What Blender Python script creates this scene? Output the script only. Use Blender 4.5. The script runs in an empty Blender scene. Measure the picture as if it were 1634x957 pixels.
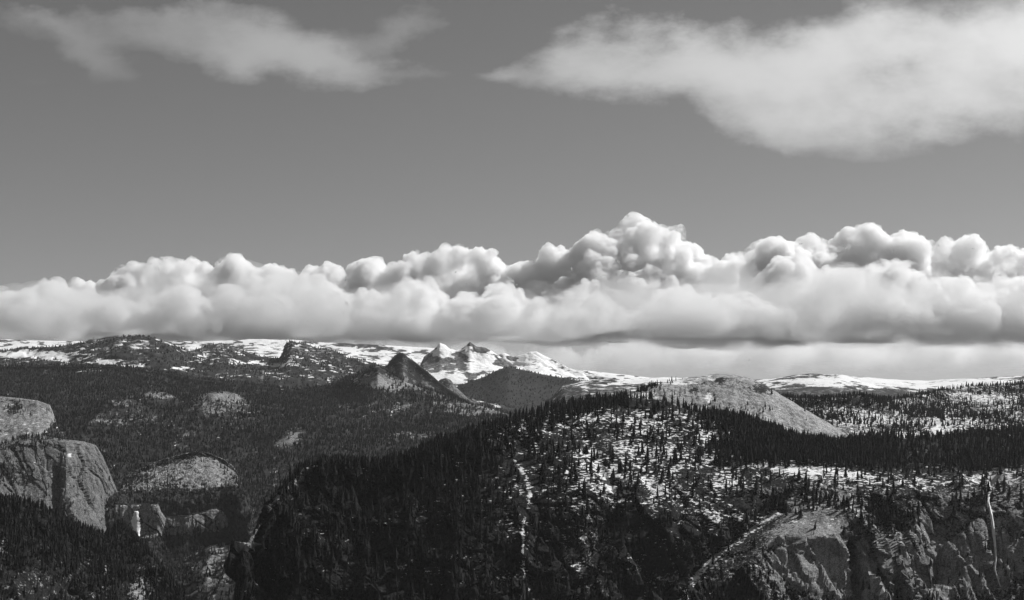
import bpy, math, time
import numpy as np
T0 = time.time()
rng = np.random.default_rng(7)
R = math.radians
scene = bpy.context.scene
COL = scene.collection

# ------------------------------------------------------------------ camera
# Real metres. The camera stands at the origin looking along +Y, level, with a
# rising front (lens shift) as on a view camera. P() turns a sight line of the
# photograph and a distance into a place in the world.
W, H, F, HZ = 1634.0, 957.0, 2245.0, 645.0
cam = bpy.data.cameras.new('camera')
cam.sensor_fit = 'HORIZONTAL'; cam.sensor_width = 36.0
cam.lens = 36.0 * F / W
cam.shift_y = (HZ - H / 2) / W
cam.clip_start = 10.0; cam.clip_end = 400000.0
camo = bpy.data.objects.new('camera', cam); COL.objects.link(camo)
camo.location = (0, 0, 0); camo.rotation_euler = (R(90), 0, 0)
scene.camera = camo

# ------------------------------------------------------------------ sun and sky
SUN_AZ, SUN_EL = R(65), R(43)        # azimuth measured from +Y towards +X
sd = np.array([math.sin(SUN_AZ) * math.cos(SUN_EL), math.cos(SUN_AZ) * math.cos(SUN_EL), math.sin(SUN_EL)])
sun = bpy.data.lights.new('sun', 'SUN'); sun.energy = 4.6; sun.angle = R(0.5); sun.color = (1, 1, 1)
suno = bpy.data.objects.new('sun', sun); COL.objects.link(suno)
from mathutils import Vector
suno.rotation_euler = Vector(sd).to_track_quat('Z', 'Y').to_euler()

world = bpy.data.worlds.new('World'); scene.world = world; world.use_nodes = True
scene.view_settings.view_transform = 'Standard'; scene.view_settings.look = 'None'
scene.view_settings.exposure = 0.26; scene.view_settings.gamma = 1.0
scene.cycles.max_bounces = 24; scene.cycles.diffuse_bounces = 2; scene.cycles.volume_bounces = 12
scene.cycles.transparent_max_bounces = 16; scene.cycles.glossy_bounces = 1; scene.cycles.transmission_bounces = 1
scene.cycles.use_denoising = True
scene.cycles.use_adaptive_sampling = True; scene.cycles.adaptive_threshold = 0.02


class NT:
    """small helper for writing node trees"""
    def __init__(s, tree): s.t = tree; s.n = tree.nodes; s.l = tree.links; s.n.clear()
    def node(s, typ, **kw):
        n = s.n.new(typ)
        for k, v in kw.items(): setattr(n, k, v)
        return n
    def put(s, sock, v):
        if isinstance(v, bpy.types.NodeSocket): s.l.new(v, sock)
        elif v is not None:
            try: sock.default_value = v
            except Exception: sock.default_value = (v, v, v) if len(sock.default_value) == 3 else (v, v, v, 1)
    def m(s, op, a, b=None, c=None, clamp=False):
        n = s.node('ShaderNodeMath', operation=op, use_clamp=clamp)
        s.put(n.inputs[0], a)
        if b is not None: s.put(n.inputs[1], b)
        if c is not None: s.put(n.inputs[2], c)
        return n.outputs[0]
    def vm(s, op, a, b=None):
        n = s.node('ShaderNodeVectorMath', operation=op)
        s.put(n.inputs[0], a)
        if b is not None: s.put(n.inputs[1], b)
        return n.outputs[0]
    def noise(s, vec, scale, detail=4, rough=.55, typ='FBM', dist=0.0):
        n = s.node('ShaderNodeTexNoise', noise_dimensions='3D')
        try: n.noise_type = typ
        except Exception: pass
        s.put(n.inputs['Vector'], vec); n.inputs['Scale'].default_value = scale
        n.inputs['Detail'].default_value = detail; n.inputs['Roughness'].default_value = rough
        n.inputs['Distortion'].default_value = dist
        return n.outputs['Fac'] if 'Fac' in n.outputs else n.outputs[0]
    def ramp(s, v, a, b, lo=0.0, hi=1.0, smooth=True):
        n = s.node('ShaderNodeMapRange', interpolation_type='SMOOTHSTEP' if smooth else 'LINEAR')
        s.put(n.inputs[0], v); n.inputs[1].default_value = a; n.inputs[2].default_value = b
        n.inputs[3].default_value = lo; n.inputs[4].default_value = hi
        return n.outputs[0]
    def mixf(s, f, a, b):
        n = s.node('ShaderNodeMix', data_type='FLOAT', clamp_factor=True)
        s.put(n.inputs[0], f); s.put(n.inputs[2], a); s.put(n.inputs[3], b)
        return n.outputs[0]
    def attr(s, name):
        n = s.node('ShaderNodeAttribute', attribute_type='GEOMETRY', attribute_name=name)
        return n.outputs['Fac']


# sky: Nishita daylight seen through a black and white plate, with thin high cloud
def build_sky():
    t = NT(world.node_tree)
    sky = t.node('ShaderNodeTexSky', sky_type='NISHITA', sun_disc=False)
    sky.sun_elevation = SUN_EL; sky.sun_rotation = SUN_AZ
    sky.altitude = 2300; sky.air_density = 1.0; sky.dust_density = 2.4; sky.ozone_density = 1.0
    bw = t.node('ShaderNodeRGBToBW'); t.l.new(sky.outputs[0], bw.inputs[0])
    base = bw.outputs[0]
    # high cloud sheets: positions on the sky given as x/y and z/y of the sight line
    g = t.node('ShaderNodeNewGeometry')
    d = t.vm('SCALE', g.outputs['Incoming']); d.node.inputs['Scale'].default_value = -1.0
    sep = t.node('ShaderNodeSeparateXYZ'); t.l.new(d, sep.inputs[0])
    x, y, z = sep.outputs
    ys = t.m('MAXIMUM', y, .05)
    u = t.m('DIVIDE', x, ys); v = t.m('DIVIDE', z, ys)
    comb = t.node('ShaderNodeCombineXYZ'); t.put(comb.inputs[0], u); t.put(comb.inputs[1], t.m('MULTIPLY', v, 1.7))
    wn = t.noise(comb.outputs[0], 9.0, 5, .5)
    wn2 = t.node('ShaderNodeTexNoise'); t.l.new(comb.outputs[0], wn2.inputs['Vector'])
    wn2.inputs['Scale'].default_value = 7.0; wn2.inputs['Detail'].default_value = 7; wn2.inputs['Roughness'].default_value = .6
    off = t.vm('SUBTRACT', wn2.outputs['Color'], (.5, .5, .5))
    so = t.node('ShaderNodeSeparateXYZ'); t.l.new(off, so.inputs[0])
    uu = t.m('MULTIPLY_ADD', so.outputs[0], .15, u); vv = t.m('MULTIPLY_ADD', so.outputs[1], .085, v)
    dens = None
    blobs = [  # px, py, half width, half height, tilt, strength
        (1330, 95, 330, 52, -.02, 1.0), (1400, 160, 150, 46, .05, 1.2), (1380, 90, 160, 50, 0, .5), (1620, 90, 200, 95, 0, 1.2),
        (1120, 95, 170, 36, .08, .95), (960, 100, 120, 34, -.1, .95), (960, 70, 45, 34, 0, .5), (1080, 70, 40, 30, 0, .4), (1420, 60, 260, 34, -.1, .75),
        (410, 62, 150, 40, .22, 1.15), (540, 85, 120, 28, .12, .85), (430, 85, 80, 32, 0, .6), (620, 20, 90, 30, -.2, .4), (100, 25, 200, 26, 0, .38),
        (150, 90, 60, 40, .3, .25), (50, 115, 70, 16, 0, .25), (790, 108, 40, 16, 0, .5), (250, 10, 160, 14, 0, .3), (60, 12, 60, 14, .1, .5), (140, 60, 60, 30, .3, .45), (1250, 190, 150, 40, .3, .5),
    ]
    for (bx, by, rx, ry, tilt, amp) in blobs:
        cx, cy = (bx - W / 2) / F, (HZ - by) / F
        du = t.m('SUBTRACT', uu, cx); dv = t.m('SUBTRACT', vv, cy)
        dv = t.m('MULTIPLY_ADD', du, tilt, dv)
        a = t.m('POWER', t.m('ABSOLUTE', t.m('DIVIDE', du, rx / F)), 2.0)
        b = t.m('POWER', t.m('ABSOLUTE', t.m('DIVIDE', dv, ry / F)), 2.0)
        e = t.m('MULTIPLY', t.m('EXPONENT', t.m('MULTIPLY', t.m('ADD', a, b), -1.0)), amp)
        dens = e if dens is None else t.m('ADD', dens, e)
    wn3 = t.noise(comb.outputs[0], 26.0, 7, .65)
    dn = t.m('MULTIPLY', dens, t.m('ADD', t.m('MULTIPLY_ADD', wn, 1.9, -.5), t.m('MULTIPLY', wn3, .8)))
    dn = t.m('MAXIMUM', t.m('SUBTRACT', dn, .17), 0.0)
    fac = t.m('SUBTRACT', 1.0, t.m('EXPONENT', t.m('MULTIPLY', dn, -1.5)))
    # thin cloud scatters sunlight forward: brighter towards the sun
    dt = t.node('ShaderNodeVectorMath', operation='DOT_PRODUCT'); t.l.new(d, dt.inputs[0]); dt.inputs[1].default_value = tuple(float(q) for q in sd)
    ph = t.m('POWER', t.m('MAXIMUM', dt.outputs['Value'], 0.0), 2.2)
    cl = t.m('ADD', t.m('MULTIPLY', base, .7), t.m('MULTIPLY_ADD', ph, CLOUD_HI * 4.2, CLOUD_HI * .7))
    out = t.mixf(fac, base, cl)
    bg = t.node('ShaderNodeBackground'); t.put(bg.inputs[0], out); bg.inputs[1].default_value = SKY_STRENGTH
    o = t.node('ShaderNodeOutputWorld'); t.l.new(bg.outputs[0], o.inputs[0])

SKY_STRENGTH = 0.05
CLOUD_HI = 4.6
build_sky()


# ------------------------------------------------------------------ noise in numpy
def _h(ix, iy, iz, seed):
    n = (ix.astype(np.uint32) * np.uint32(374761393) + iy.astype(np.uint32) * np.uint32(668265263)
         + iz.astype(np.uint32) * np.uint32(2147483647) + np.uint32((seed * 974711) & 0xffffffff))
    n = (n ^ (n >> np.uint32(13))) * np.uint32(1274126177)
    n = (n ^ (n >> np.uint32(15))) * np.uint32(2246822519)
    return ((n ^ (n >> np.uint32(16))) & np.uint32(0xffff)).astype(np.float32) / 32767.5 - 1.0

def vnoise(x, y, z, seed=0):
    x = np.asarray(x, np.float64); y = np.asarray(y, np.float64); z = np.asarray(z, np.float64)
    fx, fy, fz = np.floor(x), np.floor(y), np.floor(z)
    ix, iy, iz = fx.astype(np.int64), fy.astype(np.int64), fz.astype(np.int64)
    x = (x - fx).astype(np.float32); y = (y - fy).astype(np.float32); z = (z - fz).astype(np.float32)
    x = x * x * x * (x * (x * 6 - 15) + 10); y = y * y * y * (y * (y * 6 - 15) + 10); z = z * z * z * (z * (z * 6 - 15) + 10)
    def L(a, b, t): return a + (b - a) * t
    c = [_h(ix + i, iy + j, iz + k, seed) for k in (0, 1) for j in (0, 1) for i in (0, 1)]
    return L(L(L(c[0], c[1], x), L(c[2], c[3], x), y), L(L(c[4], c[5], x), L(c[6], c[7], x), y), z)

def fbm(x, y, z, wl, octv=5, gain=.5, seed=0, mode='fbm'):
    s = np.zeros(np.shape(x), np.float32); a = 1.0; n = 0.0
    for o in range(octv):
        k = 2.03 ** o / wl
        v = vnoise(x * k + 13.1 * o, y * k + 7.7 * o, z * k + 3.3 * o, seed + o)
        if mode == 'ridge': v = 1 - 2 * np.abs(v)
        elif mode == 'billow': v = 2 * np.abs(v) - .6
        s += a * v; n += a; a *= gain
    return s / n

def cells(x, y, z, wl, seed=0, tilt=0.0):
    """blocky noise: one random value per Voronoi cell, and the distance to its edge"""
    x, y, z = [np.asarray(q, np.float64) / wl for q in (x, y, z)]
    fx, fy, fz = [np.floor(q).astype(np.int64) for q in (x, y, z)]
    d1 = np.full(x.shape, 9., np.float32); d2 = d1.copy(); val = np.zeros(x.shape, np.float32)
    for i in (-1, 0, 1):
        for j in (-1, 0, 1):
            for k in (-1, 0, 1):
                a, b, c = fx + i, fy + j, fz + k
                r = _h(a, b, c, seed)
                px = a + .5 + .42 * r; py = b + .5 + .42 * _h(a, b, c, seed + 71); pz = c + .5 + .42 * _h(a, b, c, seed + 133)
                d = ((px - x) ** 2 + (py - y) ** 2 + (pz - z) ** 2).astype(np.float32)
                near = d < d1
                d2 = np.where(near, d1, np.minimum(d2, d)); w = _h(a, b, c, seed + 211)
                if tilt: w = w * .6 + tilt * (_h(a, b, c, seed + 307) * (x - px) + _h(a, b, c, seed + 401) * (z - pz)).astype(np.float32)
                val = np.where(near, w, val); d1 = np.where(near, d, d1)
    return val, np.sqrt(d2) - np.sqrt(d1)

def smooth(a, b, x):
    t = np.clip((x - a) / (b - a), 0, 1); return t * t * (3 - 2 * t)

def P(px, py, Y): return np.array([(px - W / 2) / F * Y, Y, (HZ - py) / F * Y])


# ------------------------------------------------------------------ tags and meshes
def tag(o, label=None, cat=None, group=None, kind=None):
    if label: o['label'] = label
    if cat: o['category'] = cat
    if group: o['group'] = group
    if kind: o['kind'] = kind
    return o

def mesh_from(name, V, Fq, mat, parent=None, attrs=None, smooth_shade=True):
    """V (n,3), Fq (m,k) all faces of one size"""
    me = bpy.data.meshes.new(name)
    V = np.ascontiguousarray(V, np.float32); Fq = np.ascontiguousarray(Fq, np.int32)
    me.vertices.add(len(V)); me.vertices.foreach_set('co', V.ravel())
    k = Fq.shape[1]
    me.loops.add(Fq.size); me.loops.foreach_set('vertex_index', Fq.ravel())
    me.polygons.add(len(Fq))
    me.polygons.foreach_set('loop_start', np.arange(0, Fq.size, k, dtype=np.int32))
    try: me.polygons.foreach_set('loop_total', np.full(len(Fq), k, np.int32))
    except Exception: pass
    me.polygons.foreach_set('use_smooth', np.full(len(Fq), smooth_shade, bool))
    for an, av in (attrs or {}).items():
        a = me.attributes.new(an, 'FLOAT', 'POINT'); a.data.foreach_set('value', np.ascontiguousarray(av, np.float32).ravel())
    me.update(); me.validate()
    if mat: me.materials.append(mat)
    o = bpy.data.objects.new(name, me); COL.objects.link(o)
    if parent is not None: o.parent = parent
    return o


# ------------------------------------------------------------------ materials
def material(name):
    m = bpy.data.materials.new(name); m.use_nodes = True
    return m, NT(m.node_tree)

def finish(t, col, bump=None, bstr=.6, bdist=4.0, rough=.95, spec=.1):
    b = t.node('ShaderNodeBsdfPrincipled')
    c = t.node('ShaderNodeCombineColor'); [t.put(c.inputs[i], col) for i in range(3)]
    t.l.new(c.outputs[0], b.inputs['Base Color'])
    b.inputs['Roughness'].default_value = rough
    b.inputs['Specular IOR Level'].default_value = spec
    if bump is not None:
        bn = t.node('ShaderNodeBump'); bn.inputs['Strength'].default_value = bstr; bn.inputs['Distance'].default_value = bdist
        t.put(bn.inputs['Height'], bump); t.l.new(bn.outputs[0], b.inputs['Normal'])
    o = t.node('ShaderNodeOutputMaterial'); t.l.new(b.outputs[0], o.inputs[0])

def terrain_mat(name, grain=14.0, brush=(.018, .05), rock=(.13, .34), snow=(.62, .84), streak=(90., 700.), soft=.16, bdist=5.0):
    """grain: size in metres of the smallest patches of rock, scrub and snow"""
    m, t = material(name)
    g = t.node('ShaderNodeNewGeometry'); pos = g.outputs['Position']
    n_f = t.noise(pos, 1 / grain, 4, .62)
    n_m = t.noise(pos, 1 / (grain * 6), 4, .6)
    n_s = t.noise(pos, 1 / (grain * .35), 3, .6)
    mp = t.node('ShaderNodeMapping'); t.l.new(pos, mp.inputs[0]); mp.inputs['Scale'].default_value = (1 / streak[0], 1 / streak[0], 1 / streak[1])
    n_v = t.noise(mp.outputs[0], 1.0, 5, .65)
    mp2 = t.node('ShaderNodeMapping'); t.l.new(pos, mp2.inputs[0]); mp2.inputs['Scale'].default_value = (.45 / grain, .45 / grain, 1.5 / grain)
    n_l = t.noise(mp2.outputs[0], 1.0, 4, .6)            # ledges
    rockc = t.mixf(t.ramp(t.m('ADD', t.m('MULTIPLY', n_v, .6), t.m('MULTIPLY', n_f, .4)), .34, .62), rock[0], rock[1])
    mp3 = t.node('ShaderNodeMapping'); t.l.new(pos, mp3.inputs[0]); mp3.inputs['Scale'].default_value = (1 / (grain * 2.2), 1 / (grain * 2.2), 1 / (grain * 7))
    nc_ = t.noise(mp3.outputs[0], 1.0, 5, .7)
    crack = t.ramp(t.m('ABSOLUTE', t.m('SUBTRACT', nc_, .5)), 0, .035)
    rockc = t.m('MULTIPLY', rockc, t.m('MULTIPLY_ADD', crack, .62, .38))
    rockc = t.m('MULTIPLY', rockc, t.ramp(n_s, .36, .64, .6, 1.15))
    br = t.mixf(t.ramp(n_f, .35, .68), brush[0], brush[1])
    rf = t.m('ADD', t.attr('rock'), t.m('MULTIPLY', t.m('SUBTRACT', t.m('ADD', t.m('MULTIPLY', n_f, .5), t.m('ADD', t.m('MULTIPLY', n_m, .25), t.m('MULTIPLY', n_v, .25))), .5), 4.2))
    c = t.mixf(t.ramp(rf, .5 - soft, .5 + soft), br, rockc)
    sf = t.m('ADD', t.attr('snow'), t.m('MULTIPLY', t.m('SUBTRACT', t.m('ADD', t.m('MULTIPLY', n_l, .78), t.m('MULTIPLY', n_m, .22)), .5), 4.6))
    sn = t.mixf(n_m, snow[0], snow[1])
    c = t.mixf(t.ramp(sf, .5 - soft * .7, .5 + soft * .7), c, sn)
    h = t.m('ADD', t.m('MULTIPLY', n_f, .6), t.m('ADD', t.m('MULTIPLY', n_s, .25), t.m('MULTIPLY', n_l, .5)))
    finish(t, c, h, .8, bdist)
    return m

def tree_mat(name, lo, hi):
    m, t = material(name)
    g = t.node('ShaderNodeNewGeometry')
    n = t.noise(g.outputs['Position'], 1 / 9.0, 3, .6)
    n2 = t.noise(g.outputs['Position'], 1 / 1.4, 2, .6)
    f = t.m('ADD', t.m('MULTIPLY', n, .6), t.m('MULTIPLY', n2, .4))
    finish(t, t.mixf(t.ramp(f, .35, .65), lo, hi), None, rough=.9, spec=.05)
    return m

M_near = terrain_mat('mat_near_ridge', 7.0, brush=(.007, .028), rock=(.12, .36))
M_dome = terrain_mat('mat_dome', 12.0, rock=(.2, .44), streak=(26., 260.))
M_mid = terrain_mat('mat_mid', 26.0, brush=(.022, .045), rock=(.12, .30), bdist=10)  # scrub tone lightened to make up for the thin haze
M_cliff = terrain_mat('mat_cliff', 12.0, rock=(.09, .22), streak=(22., 420.), bdist=8)
M_apron = terrain_mat('mat_apron', 16.0, rock=(.15, .33), streak=(30., 300.), bdist=8)
M_far = terrain_mat('mat_far', 60.0, brush=(.022, .04), rock=(.10, .24), streak=(120., 500.), bdist=18)
M_peak = terrain_mat('mat_peak', 90.0, brush=(.03, .05), rock=(.08, .20), snow=(.72, .86), streak=(80., 500.), bdist=30)
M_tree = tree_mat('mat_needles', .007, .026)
M_treefar = tree_mat('mat_needles_far', .018, .042)  # lighter needles: some distance haze is put into the colour
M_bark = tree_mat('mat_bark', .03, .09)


# ------------------------------------------------------------------ terrain sheets
class Sheet: pass

def lineval(ctrl, cols):
    a = np.array(ctrl, float)
    return np.interp(cols, a[:, 0], a[:, 1]), np.interp(cols, a[:, 0], a[:, 2])

def catmull(A, rows):
    """A (k, n) -> resampled along axis 0; rows: number of steps per segment"""
    out = []
    k = len(A)
    for i in range(k - 1):
        p0 = A[max(i - 1, 0)]; p1 = A[i]; p2 = A[i + 1]; p3 = A[min(i + 2, k - 1)]
        for j in range(rows[i]):
            t = j / rows[i]
            out.append(.5 * ((2 * p1) + (-p0 + p2) * t + (2 * p0 - 5 * p1 + 4 * p2 - p3) * t * t + (-p0 + 3 * p1 - 3 * p2 + p3) * t ** 3))
    out.append(A[-1])
    return np.array(out)

def project(S): return S.X / S.Y * F + W / 2, HZ - S.Z / S.Y * F

def normals(S):
    dX = [np.gradient(a, axis=1) for a in (S.X, S.Y, S.Z)]
    dV = [np.gradient(a, axis=0) for a in (S.X, S.Y, S.Z)]
    n = np.stack([dX[1] * dV[2] - dX[2] * dV[1], dX[2] * dV[0] - dX[0] * dV[2], dX[0] * dV[1] - dX[1] * dV[0]], -1)
    n /= np.linalg.norm(n, axis=-1, keepdims=True) + 1e-9
    n *= np.sign(n[..., 2:3] + 1e-9)
    return n

def sheet(px0, px1, step, lines, rows, disp, bumps=(), warp=None, crest_seg=1):
    """lines run from behind the crest towards the camera, each a list of (px, py, Y)"""
    S = Sheet(); cols = np.arange(px0, px1 + step, step); S.crack = 0.0
    Ys, Zs = [], []
    for ln in lines:
        py, Y = lineval(ln, cols); Ys.append(Y); Zs.append((HZ - py) / F * Y)
    S.Y = catmull(np.array(Ys), rows); S.Z = catmull(np.array(Zs), rows)
    S.X = (cols[None, :] - W / 2) / F * S.Y
    for (bx, by, rx, ry, h, pw) in bumps:              # rounded knolls, in metres
        pxx, pyy = project(S)
        i = np.unravel_index(np.argmin((pxx - bx) ** 2 + (pyy - by) ** 2), pxx.shape)
        d2 = ((S.X - S.X[i]) / rx) ** 2 + ((S.Y - S.Y[i]) / ry) ** 2
        S.Z = S.Z + h * np.exp(-d2 ** pw)
    if warp: warp(S)
    n = normals(S)
    keep = .3 + .7 * np.clip(np.abs(np.arange(len(S.Y)) - sum(rows[:crest_seg])) / 22.0, 0, 1)[:, None]   # the skyline stays near its line
    for (amp, wl, octv, mode, sx, sz, seed) in disp:
        if mode == 'cell':                             # jointed blocks with open joints between them
            wx = S.X * sx + 14 * fbm(S.X, S.Y, S.Z, 60, 2, .5, seed + 9)
            v, e = cells(wx, S.Y * sx, S.Z * sz, wl, seed)
            d = amp * (v - .8 * (1 - smooth(0, .14, e)))
        elif mode == 'slab':                           # tilted joint faces, on the steep parts only
            wx = S.X * sx + .3 * S.Z * sx + 10 * fbm(S.X, S.Y, S.Z, 50, 2, .5, seed + 9)
            v, e = cells(wx, S.Y * sx, S.Z * sz, wl, seed, 1.6)
            st = 1 - smooth(.72, .9, n[..., 2])
            d = amp * (v - .5 * (1 - smooth(0, .10, e))) * st
            S.crack = np.maximum(S.crack, (1 - smooth(.0, .11, e)) * st)
        else: d = fbm(S.X * sx, S.Y * sx, S.Z * sz, wl, octv, .5, seed, mode) * amp
        d = d * keep
        S.X = S.X + n[..., 0] * d; S.Y = S.Y + n[..., 1] * d; S.Z = S.Z + n[..., 2] * d
    S.N = normals(S)
    S.px, S.py = project(S)
    S.wood = np.zeros_like(S.X); S.rock = np.zeros_like(S.X); S.snow = np.zeros_like(S.X)
    return S

def blobs(S, lst, base=0.0):
    out = np.full(S.px.shape, base, float)
    for (cx, cy, rx, ry, a) in lst:
        e = np.exp(-(((S.px - cx) / rx) ** 2 + ((S.py - cy) / ry) ** 2) ** 1.3)
        out = out + a * e
    return out

def polyd(S, pts):
    """distance in photo units from each vertex to a polyline drawn over the slope"""
    d = np.full(S.px.shape, 1e9)
    for (x0, y0), (x1, y1) in zip(pts[:-1], pts[1:]):
        vx, vy = x1 - x0, y1 - y0
        t = np.clip(((S.px - x0) * vx + (S.py - y0) * vy) / (vx * vx + vy * vy), 0, 1)
        d = np.minimum(d, np.hypot(S.px - x0 - t * vx, S.py - y0 - t * vy))
    return d

def strip(S, pts, w, a): return a * np.exp(-(polyd(S, pts) / w) ** 2)

def build(S, name, mat, label, cat, kind='structure', flat=False):
    r, c = S.X.shape
    S.rock = S.rock - .75 * S.crack
    idx = np.arange(r * c).reshape(r, c)
    q = np.stack([idx[1:, :-1], idx[1:, 1:], idx[:-1, 1:], idx[:-1, :-1]], -1).reshape(-1, 4)
    V = np.stack([S.X, S.Y, S.Z], -1).reshape(-1, 3)
    o = mesh_from(name, V, q, mat, attrs={'rock': S.rock, 'snow': S.snow}, smooth_shade=not flat)
    tag(o, label, cat, kind=kind)
    S.obj = o
    return o

def onto(S, px, py):
    """world point on the sheet seen at (px, py), the nearest to the camera"""
    d = (S.px - px) ** 2 + (S.py - py) ** 2
    i = np.unravel_index(np.argmin(d + (S.Y - S.Y.min()) * 1e-4), d.shape)
    return np.array([S.X[i], S.Y[i], S.Z[i]])


# ------------------------------------------------------------------ trees
def cone_tree(h, r, tiers, seg, seed, trunk=True, droop=.12):
    """returns crown (V, F tris), trunk (V, F tris)"""
    g = np.random.default_rng(seed)
    V, Fc = [], []
    z0 = h * g.uniform(.06, .16)
    lean = g.uniform(-.02, .02, 2) * h
    for k in range(tiers):
        a = k / tiers
        zb = z0 + (h - z0) * a ** 1.05; zt = min(h, zb + (h - z0) * 1.75 / tiers)
        if k == tiers - 1: zt = h
        rr = r * (1 - a) ** .8 * g.uniform(.82, 1.15)
        b = len(V)
        V.append((lean[0] * zt / h, lean[1] * zt / h, zt))
        ph = g.uniform(0, 6.3)
        for s in range(seg):
            an = ph + 2 * math.pi * s / seg + g.uniform(-.2, .2)
            q = rr * g.uniform(.62, 1.18)
            V.append((lean[0] * zb / h + q * math.cos(an), lean[1] * zb / h + q * math.sin(an), zb - q * droop * 2 + g.uniform(-.02, .02) * h))
        for s in range(seg): Fc.append((b, b + 1 + s, b + 1 + (s + 1) % seg))
    tv, tf = [], []
    tr = h * .014
    for zz, q in ((-h * .05, tr), (h * .7, tr * .4)):
        for s in range(4):
            tv.append((q * math.cos(s * 1.571) + lean[0] * max(zz, 0) / h, q * math.sin(s * 1.571) + lean[1] * max(zz, 0) / h, zz))
    for s in range(4):
        n = (s + 1) % 4; tf += [(s, n, 4 + n), (s, 4 + n, 4 + s)]
    return (np.array(V), np.array(Fc)), (np.array(tv), np.array(tf))

def variants(k, tiers, seg, seed, trunk):
    out = []
    for i in range(k):
        g = np.random.default_rng(seed + i)
        c, t = cone_tree(1.0, g.uniform(.11, .27), tiers, seg, seed + i)
        if trunk: V = np.vstack([c[0], t[0]]); Fc = np.vstack([c[1], t[1] + len(c[0])])
        else: V, Fc = c
        out.append((V, Fc))
    return out

VN = variants(9, 5, 5, 100, True)     # near trees, 33 triangles
VM = variants(6, 3, 4, 200, False)    # mid trees, 12 triangles
VF = variants(5, 2, 3, 300, False)    # far trees, 6 triangles

def scatter(S, n, hmin, hmax, seed, keep=None):
    g = np.random.default_rng(seed)
    V = np.stack([S.X, S.Y, S.Z], -1)
    a = V[1:, 1:] - V[:-1, :-1]; b = V[1:, :-1] - V[:-1, 1:]
    area = .5 * np.linalg.norm(np.cross(a, b), axis=-1)
    w = .25 * (S.wood[1:, 1:] + S.wood[:-1, 1:] + S.wood[1:, :-1] + S.wood[:-1, :-1])
    wt = (area * np.clip(w, 0, None)).ravel()
    ids = g.choice(len(wt), n, p=wt / wt.sum())
    i, j = np.unravel_index(ids, area.shape)
    s = g.random((n, 1)); t = g.random((n, 1))
    Pp = (V[i, j] * (1 - s) * (1 - t) + V[i + 1, j] * s * (1 - t) + V[i, j + 1] * (1 - s) * t + V[i + 1, j + 1] * s * t)
    h = hmin + (hmax - hmin) * g.random(n) ** 1.6
    px = Pp[:, 0] / Pp[:, 1] * F + W / 2; py = HZ - Pp[:, 2] / Pp[:, 1] * F
    ok = (px > -90) & (px < 1730) & (py < 1010)
    if keep is not None: ok &= keep(px, py)
    return Pp[ok], h[ok]

def forest(name, Pp, h, var, mat, label, seed, width=1.0):
    g = np.random.default_rng(seed)
    which = g.integers(0, len(var), len(Pp)); Vs, Fs, base = [], [], 0
    for k, (V, Fc) in enumerate(var):
        m = which == k; n = int(m.sum())
        if not n: continue
        an = g.uniform(0, 6.28, n); ca, sa = np.cos(an), np.sin(an)
        hh = h[m]; wd = hh * g.uniform(.75, 1.25, n) * width
        x = V[None, :, 0] * wd[:, None]; y = V[None, :, 1] * wd[:, None]; z = V[None, :, 2] * hh[:, None]
        q = Pp[m]
        vx = x * ca[:, None] - y * sa[:, None] + q[:, 0:1]; vy = x * sa[:, None] + y * ca[:, None] + q[:, 1:2]; vz = z + q[:, 2:3]
        Vs.append(np.stack([vx, vy, vz], -1).reshape(-1, 3))
        Fs.append((Fc[None] + (np.arange(n) * len(V))[:, None, None]).reshape(-1, 3) + base)
        base += n * len(V)
    o = mesh_from(name, np.vstack(Vs), np.vstack(Fs), mat, smooth_shade=False)
    tag(o, label, 'forest', kind='stuff')
    print(name, len(Pp), 'trees', sum(len(f) for f in Fs), 'tris')
    return o

def back(line, dy, dz):
    """a line dy metres behind the given one and dz metres lower"""
    out = []
    for (px, py, Y) in line:
        z = (HZ - py) / F * Y - dz; out.append((px, HZ - z * F / (Y + dy), Y + dy))
    return out


# ================================================================== near ridge
crest = [(320, 1500, 3400), (345, 1200, 3560), (372, 985, 3700), (385, 910, 3740), (397, 868, 3780), (412, 838, 3830), (440, 795, 3900),
         (462, 768, 3960), (482, 748, 4000), (520, 746, 4050), (600, 747, 4150), (650, 737, 4200), (690, 714, 4250),
         (740, 698, 4320), (800, 682, 4400), (850, 666, 4500), (900, 653, 4600), (960, 644, 4700), (1010, 638, 4760),
         (1050, 642, 4800), (1120, 662, 4850), (1200, 682, 4830), (1260, 706, 4800), (1340, 716, 4850), (1420, 708, 4950),
         (1500, 702, 5100), (1634, 692, 5300), (1950, 680, 5500)]
upper = [(320, 1600, 3380), (345, 1300, 3520), (372, 1060, 3650), (397, 930, 3720), (440, 850, 3830), (482, 795, 3920), (600, 800, 4010), (700, 778, 4050), (800, 738, 4160),
         (900, 712, 4280), (1000, 694, 4420), (1100, 702, 4430), (1200, 722, 4440), (1300, 736, 4450), (1400, 744, 4470), (1500, 746, 4500), (1634, 744, 4550), (1950, 740, 4600)]
rim = [(320, 1700, 3360), (345, 1400, 3480), (372, 1160, 3580), (440, 930, 3740), (482, 865, 3830), (600, 870, 3870), (700, 855, 3870), (800, 830, 3900), (900, 800, 3980),
       (1000, 785, 4060), (1100, 785, 4110), (1200, 768, 4180), (1250, 760, 4180), (1300, 764, 4170), (1400, 776, 4150), (1500, 776, 4200),
       (1634, 764, 4250), (1950, 760, 4300)]
low = [(320, 1800, 3340), (482, 985, 3680), (800, 940, 3720), (1000, 925, 3800), (1200, 900, 3880), (1300, 890, 3960), (1500, 890, 3980), (1634, 890, 4000), (1950, 890, 4050)]
foot = [(320, 2100, 3200), (482, 1230, 3450), (800, 1180, 3450), (1200, 1160, 3560), (1300, 1150, 3700), (1950, 1150, 3750)]

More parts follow.
